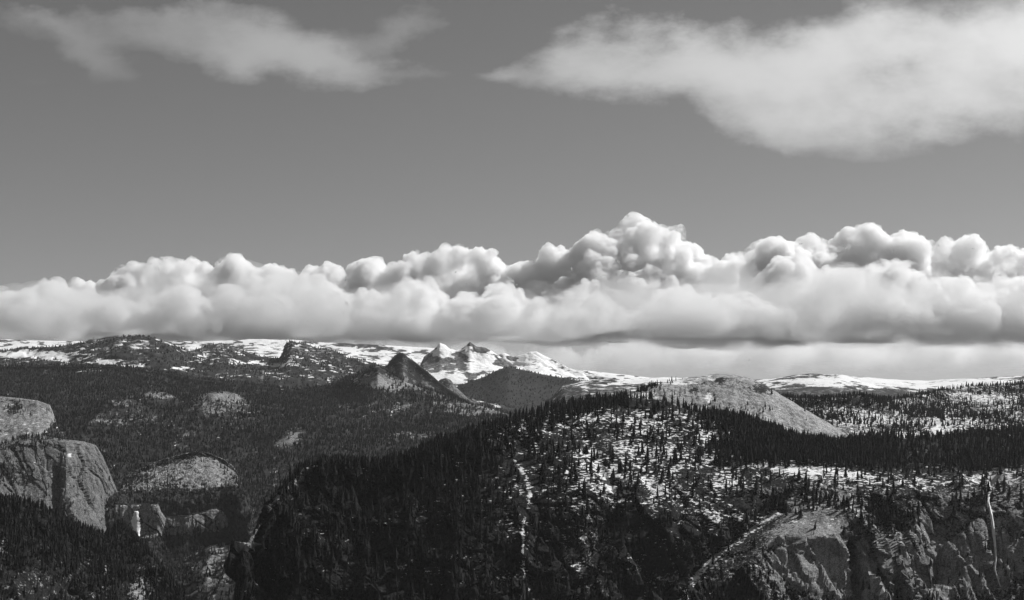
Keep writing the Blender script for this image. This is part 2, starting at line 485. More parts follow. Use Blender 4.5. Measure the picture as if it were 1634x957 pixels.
def ridge_warp(S):
    px, py = project(S)
    # rock tower standing out of the wall at the right, with a cleft down its side
    eL = 1238 - np.clip(py - 815, 0, 400) * 1.08; eR = 1392 + np.clip(py - 800, 0, 400) * .28
    top = smooth(785, 850, py)
    m = smooth(0, 26, px - eL) * smooth(0, 22, eR - px) * top
    S.Y = S.Y - 120 * m * (1 + .12 * np.sin((px - 1230) / 34.0))
    cl = np.exp(-((px - (1346 + (py - 850) * .12)) / 8.0) ** 2) * smooth(838, 870, py)
    S.Y = S.Y + 95 * cl * m
    cl2 = np.exp(-((px - (1375 + (py - 850) * .42)) / 5.0) ** 2) * smooth(838, 870, py)
    S.Y = S.Y + 45 * cl2 * m
    arch = np.exp(-((py - (852 + ((px - 1285) / 34.0) ** 2 * 10)) / 7.0) ** 2) * smooth(1240, 1256, px) * (1 - smooth(1322, 1336, px))
    S.Y = S.Y - 9 * arch
    # stepped side buttresses on the right wall
    m2 = smooth(800, 860, py) * smooth(1420, 1450, px)
    S.Y = S.Y - m2 * 60 * (np.abs(((px - 1440 + (py - 850) * .55) / 62.0) % 2 - 1) - .5)
    st = smooth(1325, 1350, px) * (1 - smooth(1430, 1470, px - np.clip(py - 850, 0, 200) * .3)) * smooth(800, 850, py)
    S.Y = S.Y + 36 * st * fbm(S.X + .38 * S.Z, 0 * S.X, S.Z * .12, 30, 4, .6, 301, 'ridge')
    # gullies that run down the dark wall
    for pts, w, dep in ((((822, 730), (840, 762), (846, 790), (836, 830), (834, 880), (838, 925), (850, 960)), 12, -6),
                        (((945, 725), (965, 765), (985, 800), (975, 840), (930, 900), (922, 960)), 14, 35),
                        (((1585, 762), (1578, 790), (1583, 825), (1590, 880), (1588, 905), (1600, 945)), 10, 45),
                        (((1240, 815), (1170, 870), (1110, 920), (1085, 965)), 10, 40)):
        s = Sheet(); s.px, s.py = px, py
        S.Y = S.Y + dep * np.exp(-(polyd(s, pts) / w) ** 2)

N1 = sheet(322, 1900, 2.0, [back(crest, 500, 260), crest, upper, rim, low, foot], [12, 90, 80, 90, 40],
           [(22, 420, 3, 'fbm', 1, 1, 3), (18, 210, 4, 'ridge', 1, .35, 11), (22, 120, 1, 'slab', 1, .26, 22), (9, 46, 1, 'slab', 1, .28, 23), (3, 20, 1, 'slab', 1, .6, 24)], warp=ridge_warp)
steep = N1.N[..., 2]
led = fbm(N1.X, N1.Y, N1.Z * 2.2, 90, 4, .6, 31)
N1.snow = blobs(N1, [(1010, 765, 240, 140, .27), (960, 670, 80, 22, .32), (1050, 670, 60, 22, .25), (880, 670, 60, 18, .35), (810, 695, 40, 18, .35), (1010, 735, 110, 40, .15),
                     (1090, 725, 80, 26, .3), (985, 785, 28, 40, .45), (1045, 790, 20, 26, .4), (1090, 800, 90, 30, .18), (1165, 755, 24, 22, .5),
                     (1130, 690, 120, 14, .25), (940, 735, 22, 40, .3), (1140, 830, 30, 30, .3)], -.12)
N1.snow += strip(N1, [(1180, 735), (1220, 742), (1300, 752), (1400, 766), (1500, 768), (1634, 764), (1800, 764)], 12, .6)
N1.snow += strip(N1, [(822, 735), (840, 762), (846, 790)], 4, .7) + strip(N1, [(846, 790), (836, 830), (834, 880), (838, 925), (852, 960)], 2.4, .72 + .6 * led)
N1.snow += strip(N1, [(945, 720), (965, 765), (985, 790)], 7, .5) + strip(N1, [(1240, 815), (1170, 870), (1115, 915), (1085, 965)], 6, .8)
N1.snow += strip(N1, [(1585, 762), (1578, 790), (1583, 825), (1590, 880), (1588, 905), (1600, 945)], 4, .75)
N1.snow += strip(N1, [(1390, 790), (1440, 800), (1470, 785)], 5, .4) + strip(N1, [(930, 905), (922, 960)], 4, .5)
N1.snow += strip(N1, [(478, 742), (505, 742)], 5, .6)
N1.snow += blobs(N1, [(1310, 790, 90, 24, .22)], 0) + led * .62 + (steep - .6) * .4 - .17
N1.rock = blobs(N1, [(1285, 895, 60, 60, .5), (1290, 870, 90, 110, .75), (1400, 900, 80, 100, .55), (1540, 850, 120, 90, .75), (1510, 920, 170, 60, .75), (1620, 820, 40, 80, .4),
                     (1330, 790, 120, 24, .3), (1100, 920, 60, 40, .3), (960, 850, 70, 60, .25), (930, 930, 60, 30, .25), (1150, 880, 40, 60, .25),
                     (1060, 720, 120, 40, .2), (960, 680, 100, 30, .25), (780, 935, 60, 20, .3)], .06)
N1.rock += strip(N1, [(395, 868), (412, 838), (440, 795), (462, 768), (482, 748)], 7, .7)
N1.rock += led * .12 - .2 * smooth(.75, .95, steep)
N1.rock -= blobs(N1, [(1430, 830, 24, 30, .5), (1380, 790, 20, 14, .4)], 0)
wood = .55 + .5 * fbm(N1.X, N1.Y, N1.Z, 160, 3, .5, 41)
band = smooth(430, 520, N1.px) * 1.0
N1.wood = np.clip(wood, .05, 1) * (1.25 * (1 - smooth(760, 830, N1.px)) * (1 - .6 * smooth(780, 850, N1.py)) + .42)
N1.wood *= 1 - np.clip(blobs(N1, [(1290, 900, 130, 110, 1.2), (1540, 870, 150, 90, .9), (960, 880, 90, 70, .5), (1080, 940, 80, 30, .5)]), 0, .97)
N1.wood *= 1 - .35 * np.clip(N1.snow * 1.3, 0, 1)
N1.wood *= 1 - .9 * np.clip(strip(N1, [(822, 735), (840, 762), (846, 790), (836, 830), (834, 880), (838, 925), (852, 960)], 9, 1), 0, 1)
N1.wood += (1.6 - 1.1 * smooth(1380, 1460, N1.px)) * smooth(1090, 1200, N1.px) * (1 - smooth(735, 750 + .02 * np.clip(N1.px - 1200, 0, 500), N1.py)) * (1 - .0 * N1.px)
N1.wood += 1.5 * np.exp(-(polyd(N1, [(482, 752), (600, 750), (690, 722), (800, 688), (900, 660), (990, 640)]) / 12) ** 2)
N1.wood += blobs(N1, [(1310, 800, 70, 26, .55), (1420, 820, 50, 30, .4)], 0)
N1.wood *= smooth(.12, .4, steep) * smooth(395, 480, N1.px)
N1.snow -= (.8 - .75 * smooth(1380, 1460, N1.px)) * smooth(1160, 1240, N1.px) * (1 - smooth(725, 740, N1.py))
N1.crack = N1.crack * .6
build(N1, 'near_ridge', M_near, 'steep dark forested ridge with snow patches and cliffs below the bare dome', 'ridge', flat=True)

# ================================================================== bare granite dome on the ridge
dc = [(930, 668, 5000), (960, 655, 5020), (1000, 636, 5060), (1030, 622, 5120), (1060, 613, 5160), (1100, 606, 5200), (1145, 600, 5220), (1170, 600, 5220), (1195, 606, 5220),
      (1220, 617, 5200), (1250, 636, 5180), (1280, 654, 5150), (1310, 671, 5120), (1345, 693, 5100), (1390, 722, 5080)]
dm = [(p, y + 14 + 10 * math.exp(-((p - 1160) / 90) ** 2), Y - 110) for p, y, Y in dc]
df = [(p, y + 95, Y - 420) for p, y, Y in dc]
D = sheet(935, 1388, 1.5, crest_seg=2, lines= [back(dc, 420, 200), back(dc, 130, 12), dc, dm, df], rows=[10, 12, 22, 60],
          disp=[(6, 160, 4, 'fbm', 1, 1, 5), (3, 45, 4, 'ridge', 1, .4, 6), (2, 60, 1, 'cell', 1, .6, 7)])
D.rock = .92 + blobs(D, [(1110, 625, 14, 8, -.5), (1215, 620, 26, 8, -.7), (1150, 606, 14, 6, -.6)], 0) + .3 * fbm(D.X, D.Y, D.Z, 60, 3, .5, 8)
D.snow = blobs(D, [(1010, 640, 50, 14, .35), (1230, 655, 40, 16, .12), (1155, 655, 60, 6, .35), (1075, 609, 55, 7, .85), (1130, 603, 20, 5, .6), (1131, 634, 6, 9, 1.0), (1020, 632, 40, 8, .5), (975, 655, 40, 14, .6)], -.25)
D.wood = blobs(D, [(1165, 606, 50, 12, -1), (1030, 620, 24, 7, 1.5), (1100, 640, 90, 14, .15), (1050, 608, 30, 6, .5), (1180, 655, 80, 5, .4), (960, 665, 40, 20, .4)], .01)
build(D, 'granite_dome', M_dome, 'bald pale granite dome with long smooth right flank on the ridge top', 'dome')

# ================================================================== plateau behind, right
pc = [(1150, 650, 6700), (1240, 634, 6800), (1300, 640, 6700), (1370, 634, 6600), (1420, 640, 6700), (1460, 634, 7000), (1500, 624, 7400), (1550, 619, 7600),
      (1634, 616, 7700), (1950, 608, 7800)]
PL = sheet(1150, 1900, 2.5, [back(pc, 900, 150), pc,
           [(1150, 670, 6300), (1260, 655, 6300), (1340, 662, 6250), (1420, 665, 6300), (1500, 650, 6800), (1634, 640, 6900), (1950, 635, 7000)],
           [(1150, 690, 5900), (1340, 684, 5850), (1500, 682, 5900), (1950, 670, 6000)],
           [(1150, 730, 5500), (1950, 715, 5550)], [(1150, 800, 5200), (1950, 780, 5200)]], [8, 60, 50, 50, 12],
           [(24, 380, 4, 'fbm', 1, 1, 51), (8, 90, 4, 'ridge', 1, 1, 52)])
ledp = fbm(PL.X, PL.Y, PL.Z * 2, 120, 4, .6, 53)
PL.snow = blobs(PL, [(1430, 700, 50, 8, .75), (1470, 705, 40, 14, .4), (1330, 655, 60, 8, .3), (1500, 680, 20, 26, .5), (1560, 700, 60, 30, .4), (1600, 640, 60, 14, .4), (1540, 632, 30, 8, .4),
                     (1420, 668, 90, 12, .35), (1350, 675, 50, 8, .25)], .0) + ledp * .4 + .16
PL.rock = blobs(PL, [(1440, 665, 90, 12, .5), (1350, 685, 50, 10, .6), (1430, 645, 60, 8, .5), (1450, 700, 60, 10, .4)], .2) + ledp * .2
PL.wood = np.clip(.5 + 1.1 * fbm(PL.X, PL.Y, PL.Z, 260, 3, .5, 54), .08, 2) * (1 - .7 * np.clip(PL.snow + PL.rock - .2, 0, 1))
PL.wood += strip(PL, [(1240, 642), (1300, 646), (1370, 640), (1440, 652), (1500, 660)], 8, 1.4) + strip(PL, [(1300, 662), (1400, 676)], 6, .4)
build(PL, 'forested_plateau', M_near, 'snow speckled plateau of dark conifers behind and right of the bare dome', 'plateau')

# ================================================================== pale range beyond
rc = [(820, 690, 14500), (850, 665, 14600), (900, 618, 14800), (930, 611, 14900), (960, 609, 15000), (1010, 607, 15200), (1060, 604, 15200), (1110, 603, 15200), (1180, 608, 15200), (1230, 606, 15200),
      (1290, 600, 15200), (1340, 601, 15200), (1400, 605, 15400), (1480, 608, 15500), (1540, 604, 15500), (1634, 600, 15500), (1950, 596, 15500)]
RG = sheet(820, 1900, 4, [back(rc, 1500, 300), rc, [(p, y + 14, Y - 1300) for p, y, Y in rc], [(p, y + 60, Y - 3200) for p, y, Y in rc]], [6, 30, 30],
           [(55, 1100, 5, 'fbm', 1, 1, 61), (14, 260, 3, 'ridge', 1, 1, 62)])
RG.snow = blobs(RG, [(1340, 606, 70, 6, .5), (1080, 607, 80, 7, .7), (1480, 612, 140, 8, .7), (1250, 606, 60, 4, .2)], .35) + .5 * fbm(RG.X, RG.Y, RG.Z, 500, 4, .6, 63) - .5 * smooth(612, 632, RG.py)
RG.rock = .35 + 0 * RG.X
RG.wood = np.clip(.2 + .8 * smooth(608, 626, RG.py) - RG.snow * .5, 0, 1)
build(RG, 'pale_range', M_far, 'low pale snow covered range on the horizon beyond the bare dome', 'mountain range')

# ================================================================== valley side across the canyon, left
vc = [(-140, 590, 12800), (0, 586, 12800), (100, 584, 12700), (200, 586, 12600), (300, 604, 12400), (420, 620, 12200), (480, 626, 12000), (520, 620, 11900), (545, 611, 11800), (570, 600, 11650),
      (590, 590, 11550), (603, 586, 11500), (625, 600, 11450), (650, 611, 11400), (690, 622, 11300), (720, 634, 11200), (750, 643, 11150), (800, 655, 11000), (900, 680, 10800), (1060, 700, 10600)]
def row(py, Y, sl=0.0): return [(-140, py, Y), (400, py, Y), (800, py + sl, Y), (1060, py + sl, Y)]
VS = sheet(-140, 1040, 2.4, [back(vc, 700, 200), vc, [(p, y + 16, Y - 350) for p, y, Y in vc], row(655, 10200, 14), row(705, 9200, 6), row(765, 8300), row(840, 7500), row(920, 6900), row(1060, 6300)],
           [8, 30, 60, 70, 70, 70, 70, 26],
           [(60, 1100, 5, 'fbm', 1, 1, 71), (26, 330, 4, 'ridge', 1, .8, 72), (8, 90, 3, 'billow', 1, 1, 73)],
           bumps=[(195, 662, 170, 260, 90, 1.4), (250, 648, 150, 240, 95, 1.5), (350, 652, 210, 300, 120, 1.4), (300, 690, 90, 120, 40, 1.3), (165, 676, 120, 160, 40, 1.3),
                  (600, 612, 190, 260, 30, 1.2), (470, 700, 160, 200, 50, 1.3), (340, 905, 200, 220, 60, 1.3), (235, 850, 300, 300, -70, 1.2)])
ledv = fbm(VS.X, VS.Y, VS.Z * 1.6, 210, 5, .6, 74)
VS.rock = blobs(VS, [(250, 631, 38, 6, .75), (190, 640, 40, 7, .45), (160, 670, 22, 8, .6), (225, 670, 50, 16, .45), (350, 632, 38, 7, .8), (330, 650, 30, 14, .6), (372, 650, 24, 20, .45), (300, 693, 16, 6, .6),
                     (455, 705, 30, 8, .6), (470, 690, 16, 14, .55), (596, 606, 30, 13, 1.2), (630, 615, 30, 10, .55), (665, 612, 22, 8, .9), (700, 628, 30, 8, .6), (760, 655, 60, 12, .7), (600, 650, 80, 10, .3), (660, 695, 60, 8, .55),
                     (740, 645, 50, 6, .5), (335, 895, 60, 40, .5), (360, 830, 30, 20, .3), (280, 935, 60, 30, .45), (385, 850, 20, 40, .45), (170, 905, 80, 50, .3), (260, 870, 50, 20, .35), (300, 750, 60, 20, .2),
                     (440, 772, 20, 8, .4), (600, 580, 10, 10, .3)], .02) + ledv * .34
VS.snow = blobs(VS, [(568, 607, 9, 5, .9), (582, 598, 10, 3, .9), (600, 660, 50, 6, .3), (680, 614, 16, 4, .5), (560, 622, 30, 5, .35), (72, 590, 20, 3, .3), (150, 592, 30, 3, .6)], -.3) + ledv * .25
VS.wood = np.clip(1.05 - 1.0 * np.clip(VS.rock, 0, 1) + .3 * fbm(VS.X, VS.Y, VS.Z, 500, 3, .5, 75), .03, 1.3)
VS.wood *= 1 - np.clip(blobs(VS, [(600, 592, 26, 9, 1.0), (600, 606, 24, 9, 1.0)]), 0, .97)
build(VS, 'canyon_side', M_mid, 'broad forested canyon side with bare granite knolls below the dark cone peak', 'mountainside')

# ================================================================== dark cone peak
kc = [(540, 665, 12300), (575, 632, 12350), (600, 607, 12400), (612, 592, 12450), (622, 577, 12500), (631, 568, 12500), (638, 564, 12500), (643, 564, 12500), (651, 571, 12500), (663, 579, 12500), (680, 592, 12450), (700, 609, 12400),
      (722, 625, 12350), (745, 639, 12300), (775, 653, 12300), (830, 672, 12300)]
K = sheet(545, 825, 1.5, [back(kc, 500, 260), kc, [(p, y + 22, Y - 160) for p, y, Y in kc], [(p, y + 100, Y - 700) for p, y, Y in kc]], [10, 30, 40],
          [(4, 300, 4, 'fbm', 1, 1, 81), (4, 90, 3, 'ridge', 1, .4, 82)])
K.rock = blobs(K, [(622, 590, 7, 9, .5), (648, 606, 5, 3, .5)], .24); K.snow = blobs(K, [(626, 603, 4, 3, .7)], -.6)
K.wood = 1.2 - K.rock
build(K, 'cone_peak', M_far, 'dark smooth cone shaped peak standing above the forested canyon side', 'peak')
kn = [(680, 640, 13600), (695, 612, 13650), (703, 605, 13700), (711, 603, 13700), (719, 606, 13700), (728, 618, 13650), (745, 634, 13600), (775, 655, 13500)]
KN = sheet(682, 772, 2, [back(kn, 400, 160), kn, [(p, y + 20, Y - 200) for p, y, Y in kn], [(p, y + 60, Y - 600) for p, y, Y in kn]], [8, 16, 16], [(8, 200, 4, 'fbm', 1, 1, 83)])
KN.rock = blobs(KN, [(735, 620, 14, 14, .7)], .5); KN.snow = blobs(KN, [(738, 625, 8, 8, .4)], -.4)
build(KN, 'small_dome', M_far, 'small grey rounded dome tucked behind the foot of the cone peak', 'dome')

# ================================================================== speckled range behind, left
lc = [(-140, 562, 15500), (0, 562, 15500), (60, 556, 15500), (110, 553, 15400), (150, 545, 15300), (185, 540, 15200), (215, 539, 15200), (245, 542, 15200), (270, 551, 15200), (300, 563, 15400), (325, 556, 15800),
      (350, 550, 16000), (372, 556, 16000), (400, 566, 16000), (430, 573, 16000), (446, 572, 16000), (452, 560, 16000), (459, 549, 16000), (466, 546, 16000), (476, 550, 16000), (490, 552, 16000), (505, 558, 16000), (525, 559, 16000), (536, 562, 16000), (555, 572, 15900), (590, 579, 15800), (620, 588, 15600),
      (680, 610, 15400), (760, 640, 15200), (900, 670, 15000)]
LR = sheet(-140, 860, 2.2, [back(lc, 900, 350), lc, [(p, y + 16, Y - 700) for p, y, Y in lc], [(p, 600 + max(0, p - 500) * .2, 13800) for p, y, Y in lc], [(p, 660 + max(0, p - 500) * .2, 12700) for p, y, Y in lc]], [8, 40, 40, 16],
           [(40, 900, 4, 'fbm', 1, 1, 91), (22, 260, 4, 'ridge', 1, 1, 92), (12, 200, 1, 'cell', 1, 1, 94)])
ledl = fbm(LR.X, LR.Y, LR.Z * 2.2, 300, 4, .6, 93)
LR.snow = blobs(LR, [(35, 566, 90, 6, 1.2), (95, 572, 26, 4, .9), (165, 578, 30, 5, 1.1), (215, 548, 50, 9, .3), (285, 588, 26, 4, .9), (360, 566, 60, 10, .25), (390, 578, 40, 4, .5), (480, 568, 60, 5, .25), (440, 582, 40, 4, .6), (500, 585, 40, 5, .3),
                     (470, 556, 20, 8, .3), (215, 585, 12, 2, .8), (320, 575, 40, 5, .2)], -.03) + ledl * .6
LR.rock = blobs(LR, [(210, 550, 60, 12, .3), (480, 560, 50, 10, .35), (360, 560, 40, 10, .3)], .15) + ledl * .4
LR.wood = np.clip(.9 - LR.snow * .9 - LR.rock * .5, 0.02, 1.0)
build(LR, 'speckled_range', M_far, 'dark speckled mountain range with snow ledges under the left cloud bank', 'mountain range')

# ================================================================== snow peaks
cc = [(600, 640, 20000), (640, 606, 20000), (664, 597, 20000), (671, 584, 20000), (677, 571, 20000), (686, 564, 20000), (695, 557, 20000), (702, 547, 20000), (710, 551, 20000), (718, 557, 20000), (727, 560, 20000),
      (735, 559, 20000), (743, 553, 20000), (750, 546, 20000), (760, 554, 20000), (774, 556, 20000), (786, 563, 20000), (796, 570, 20000), (806, 577, 20000), (830, 590, 20000), (860, 606, 19500), (920, 640, 19000)]
def px_shift(line, dx, dy, dY): return [(p + dx, y + dy, Y + dY) for p, y, Y in line]
CK = sheet(600, 920, 1.5, [back(cc, 700, 500), cc, [(p, max(y + 6, .4 * (y + 18) + .6 * 584), Y - 500) for p, y, Y in cc], [(p, max(y + 12, 608), Y - 1500) for p, y, Y in cc], [(p, max(y + 24, 680), Y - 3000) for p, y, Y in cc]], [10, 40, 50, 16],
           [(16, 520, 4, 'ridge', 1, 1, 105), (12, 260, 1, 'slab', 1, .6, 108), (5, 110, 1, 'cell', 1, 1.2, 106)])
ledc = fbm(CK.X, CK.Y, CK.Z, 260, 4, .6, 103)
CK.snow = -.4 * fbm(CK.X + .6 * CK.Z, CK.Y, CK.Z * .4, 160, 4, .6, 107, 'ridge') + blobs(CK, [(772, 578, 22, 14, 1.0), (708, 562, 12, 7, .8), (690, 602, 30, 5, .8), (715, 560, 22, 10, .3), (690, 600, 26, 8, .7), (745, 590, 20, 14, .3), (735, 605, 40, 8, .3)], .72) + ledc * .55 - blobs(CK, [(690, 577, 14, 14, .55), (725, 585, 18, 13, .5), (738, 560, 10, 8, .4), (805, 580, 14, 9, .7), (730, 572, 12, 8, .3), (770, 556, 14, 4, .4)], 0) - strip(CK, [(722, 556), (738, 572), (744, 596), (752, 604)], 6, .7) - strip(CK, [(684, 570), (682, 584), (700, 592), (716, 600)], 6, .6) - strip(CK, [(764, 560), (780, 562), (792, 568)], 3, .6) - strip(CK, [(742, 606), (765, 596), (790, 580), (804, 578)], 4, .6) - .8 * smooth(606, 626, CK.py)
CK.rock = .7 - smooth(600, 612, CK.py) * .6
CK.wood = smooth(606, 622, CK.py)
build(CK, 'twin_snow_peak', M_peak, 'bright twin topped snow peak with dark rock ribs right of the cone peak', 'peak')
c2 = [(740, 620, 22500), (785, 592, 22500), (797, 566, 22500), (805, 565, 22500), (820, 572, 22500), (835, 567, 22500), (846, 562, 22500), (856, 562, 22500), (870, 570, 22500), (890, 580, 22500), (905, 590, 22300), (940, 600, 22000), (990, 608, 21500), (1060, 612, 21000), (1150, 615, 21000)]
C2 = sheet(742, 1148, 2, [back(c2, 900, 500), c2, [(p, max(y + 6, .5 * (y + 14) + .5 * 590), Y - 500) for p, y, Y in c2], [(p, max(y + 20, 625), Y - 2200) for p, y, Y in c2]], [8, 34, 30], [(26, 700, 4, 'ridge', 1, .7, 111), (16, 200, 3, 'ridge', 1, 1, 112), (14, 200, 1, 'cell', 1, .7, 114)])
C2.snow = .95 + .5 * fbm(C2.X, C2.Y, C2.Z, 260, 4, .6, 113) - .6 * smooth(594, 606, C2.py - (C2.px - 860).clip(0, 200) * .05) - blobs(C2, [(818, 570, 14, 4, .8)], 0)
C2.rock = 0 * C2.X + .5
build(C2, 'white_snow_peak', M_peak, 'small white snow peak with a long right shoulder beyond the twin peak', 'peak')
fc = [(640, 650, 17500), (720, 622, 17500), (745, 612, 17500), (770, 604, 17500), (795, 592, 17500), (810, 587, 17500), (830, 591, 17500), (870, 600, 17300), (930, 610, 17000), (1000, 618, 17000), (1100, 628, 17000), (1200, 640, 17000)]
FR = sheet(650, 1195, 3, [back(fc, 900, 500), fc, px_shift(fc, 0, 22, -600), px_shift(fc, 0, 90, -2500)], [6, 26, 30], [(26, 700, 5, 'fbm', 1, 1, 121)])
FR.rock = 0 * FR.X - .1; FR.snow = blobs(FR, [(800, 592, 20, 4, .4)], -.5); FR.wood = 1.0 + 0 * FR.X
build(FR, 'wooded_slope', M_far, 'even grey wooded slope in front of the snow peaks', 'mountainside')
wc = [(p, y, 24000) for p, y, _ in [(-200, 538, 27000), (0, 542, 27000), (100, 545, 27000), (200, 545, 27000), (320, 546, 27000), (400, 543, 27000), (470, 545, 27000), (540, 549, 27000), (600, 552, 27000), (680, 556, 27000), (760, 566, 27000), (900, 590, 27000), (1000, 600, 27000), (1100, 612, 27000), (1200, 626, 27000)]]
WS = sheet(-200, 1220, 4, [back(wc, 1500, 500), wc, px_shift(wc, 0, 20, -1200), px_shift(wc, 0, 90, -6000)], [6, 30, 20], [(70, 1600, 5, 'fbm', 1, 1, 131), (20, 400, 3, 'ridge', 1, 1, 132)])
WS.snow = .62 + .8 * fbm(WS.X * .6, WS.Y, WS.Z * 2, 500, 4, .6, 133); WS.rock = 0 * WS.X + .4
build(WS, 'snowfield_range', M_peak, 'distant smooth snowfields stretching under the cloud base', 'mountain range')

# ================================================================== left: granite cliffs around the fall
ac = [(-140, 632, 8700), (0, 634, 8700), (30, 636, 8700), (60, 640, 8700), (78, 648, 8700), (86, 668, 8650), (98, 700, 8600), (112, 760, 8500)]
AP = sheet(-138, 110, 2, [back(ac, 400, 200), ac, px_shift(ac, 0, 20, -200), px_shift(ac, 0, 120, -900)], [8, 24, 50],
           [(22, 300, 4, 'fbm', 1, 1, 141), (8, 80, 4, 'ridge', 1, .5, 142), (7, 110, 1, 'slab', 1, .6, 143)], bumps=[(24, 668, 60, 80, 34, 1.2)])
AP.rock = 1.1 - blobs(AP, [(24, 652, 16, 8, .9), (0, 690, 26, 8, .5), (30, 638, 60, 4, .3)], 0); AP.snow = blobs(AP, [(50, 690, 40, 20, .15), (10, 650, 14, 10, .3)], -.1); lowr = smooth(0, 9, (AP.py - 662) - (85 - AP.px) * .72 - 12 + 3 * fbm(AP.X, AP.Y, AP.Z, 60, 3, .5, 144)); AP.rock -= 1.3 * lowr; AP.wood = blobs(AP, [(24, 655, 16, 8, .8)], .02) + lowr
build(AP, 'granite_apron', M_apron, 'pale bare granite apron above the big grey dome, left edge of view', 'cliff', flat=True)
qc = [(-140, 775, 6700), (-60, 745, 6800), (0, 714, 6900), (30, 702, 7000), (60, 697, 7050), (95, 703, 7080), (122, 707, 7080), (134, 714, 7060), (142, 734, 7040), (150, 768, 7020), (158, 800, 7000), (170, 822, 6980), (182, 850, 6950), (200, 920, 6900)]
def fold(S):
    px, py = project(S)
    S.Y = S.Y + np.clip(px - 106, 0, 70) * 7 + 40 * np.exp(-((px - 88) / 7) ** 2) * smooth(735, 760, py)
LQ = sheet(-138, 198, 1.6, [back(qc, 400, 200), back(qc, 90, 12), qc, px_shift(qc, 0, 16, -50), px_shift(qc, 0, 80, -150), px_shift(qc, 0, 220, -420)], [6, 8, 20, 50, 40],
           [(10, 260, 4, 'fbm', 1, 1, 151), (4, 60, 4, 'ridge', 1.3, .22, 152), (8, 150, 1, 'slab', 1, .35, 154), (5, 50, 1, 'slab', 1, .5, 155)], warp=fold)
LQ.rock = 1.0 - blobs(LQ, [(-20, 755, 60, 20, .7), (20, 745, 30, 12, .3), (82, 735, 8, 20, .35), (40, 712, 60, 5, .5)], 0) + .2 * fbm(LQ.X * 2, LQ.Y * 2, LQ.Z * .4, 140, 4, .6, 153)
LQ.snow = blobs(LQ, [(112, 726, 5, 4, 1.1), (108, 770, 4, 20, .25)], -.35)
LQ.wood = blobs(LQ, [(-20, 755, 60, 20, .6), (60, 700, 70, 3, .8), (20, 712, 60, 8, .5)], .015)
LQ.crack = LQ.crack * .4
build(LQ, 'grey_rock_dome', M_cliff, 'big sheer grey granite dome at the left above the dark wooded slope', 'dome', flat=True)
hc = [(148, 800, 7800), (175, 776, 7850), (200, 762, 7900), (225, 748, 7950), (250, 738, 8000), (285, 728, 8000), (310, 723, 8000), (335, 725, 8000), (358, 735, 8000), (374, 748, 7950), (384, 768, 7900), (400, 810, 7800)]
HP = sheet(150, 398, 1.6, [back(hc, 400, 200), hc, px_shift(hc, 0, 12, -120), [(p, max(y + 22, 793 - (p - 150) * .03), Y - 620) for p, y, Y in hc], [(p, 880, Y - 800) for p, y, Y in hc]], [8, 30, 60, 20],
           [(18, 260, 4, 'fbm', 1, 1, 161), (10, 90, 4, 'ridge', 1, .8, 162), (10, 120, 1, 'slab', 1, 1.2, 164), (6, 50, 1, 'slab', 1, 1.2, 165), (4, 25, 1, 'cell', 1, 1.2, 166)])
ledh = fbm(HP.X, HP.Y, HP.Z * 1.8, 90, 4, .6, 163)
HP.rock = blobs(HP, [(330, 760, 50, 34, .5), (270, 750, 40, 14, .6), (300, 785, 20, 10, .2)], .5) + ledh * .3 - 1.1 * smooth(776, 790, HP.py + (HP.px - 270) * .06) + 0; HP.snow = blobs(HP, [(318, 770, 14, 22, .2)], -.35)
HP.wood = np.clip(1.0 - HP.rock, .03, 1) * .7
build(HP, 'slabby_rock_hill', M_apron, 'rounded hill of pale slabby granite above the waterfall', 'hill', flat=True)
nc = [(140, 880, 7350), (156, 850, 7400), (166, 818, 7400), (175, 806, 7450), (215, 805, 7450), (252, 805, 7440), (256, 816, 7440), (264, 826, 7450), (300, 824, 7450), (330, 816, 7480), (345, 811, 7500), (358, 820, 7500), (368, 838, 7500), (380, 860, 7500)]
nc = [(p, y, Y - 260) for p, y, Y in nc]
NF = sheet(142, 378, 1.4, [back(nc, 450, 60), back(nc, 40, 0), nc, px_shift(nc, 0, 14, -25), px_shift(nc, 0, 52, -80), px_shift(nc, 0, 110, -420)], [6, 3, 14, 40, 20],
           [(9, 160, 4, 'fbm', 1, .6, 171), (9, 60, 4, 'ridge', 1.5, .15, 172), (7, 60, 1, 'slab', 1, .4, 173)])
NF.rock = blobs(NF, [(200, 850, 40, 8, -.6)], 1.0) - smooth(852, 866, NF.py + np.abs(NF.px - 240) * .12); NF.snow = blobs(NF, [(240, 808, 16, 3, .6), (200, 807, 20, 2, .5), (240, 854, 14, 3, .2)], -.35)
NF.wood = np.clip(1 - NF.rock, 0, 1)
build(NF, 'fall_cliff', M_apron, 'grey cliff band that the white waterfall drops over', 'cliff', flat=True)

# waterfalls: a bundle of falling strands, wider half way down, set just off the rock
def fall_mat():
    m, t = material('mat_falling_water')
    g = t.node('ShaderNodeNewGeometry'); mp = t.node('ShaderNodeMapping'); t.l.new(g.outputs['Position'], mp.inputs[0])
    mp.inputs['Scale'].default_value = (1 / 5., 1 / 5., 1 / 60.)
    n = t.noise(mp.outputs[0], 1, 4, .6)
    finish(t, t.mixf(t.ramp(n, .3, .6), .62, .9), n, .3, 2, .6, .3)
    return m
M_fall = fall_mat()

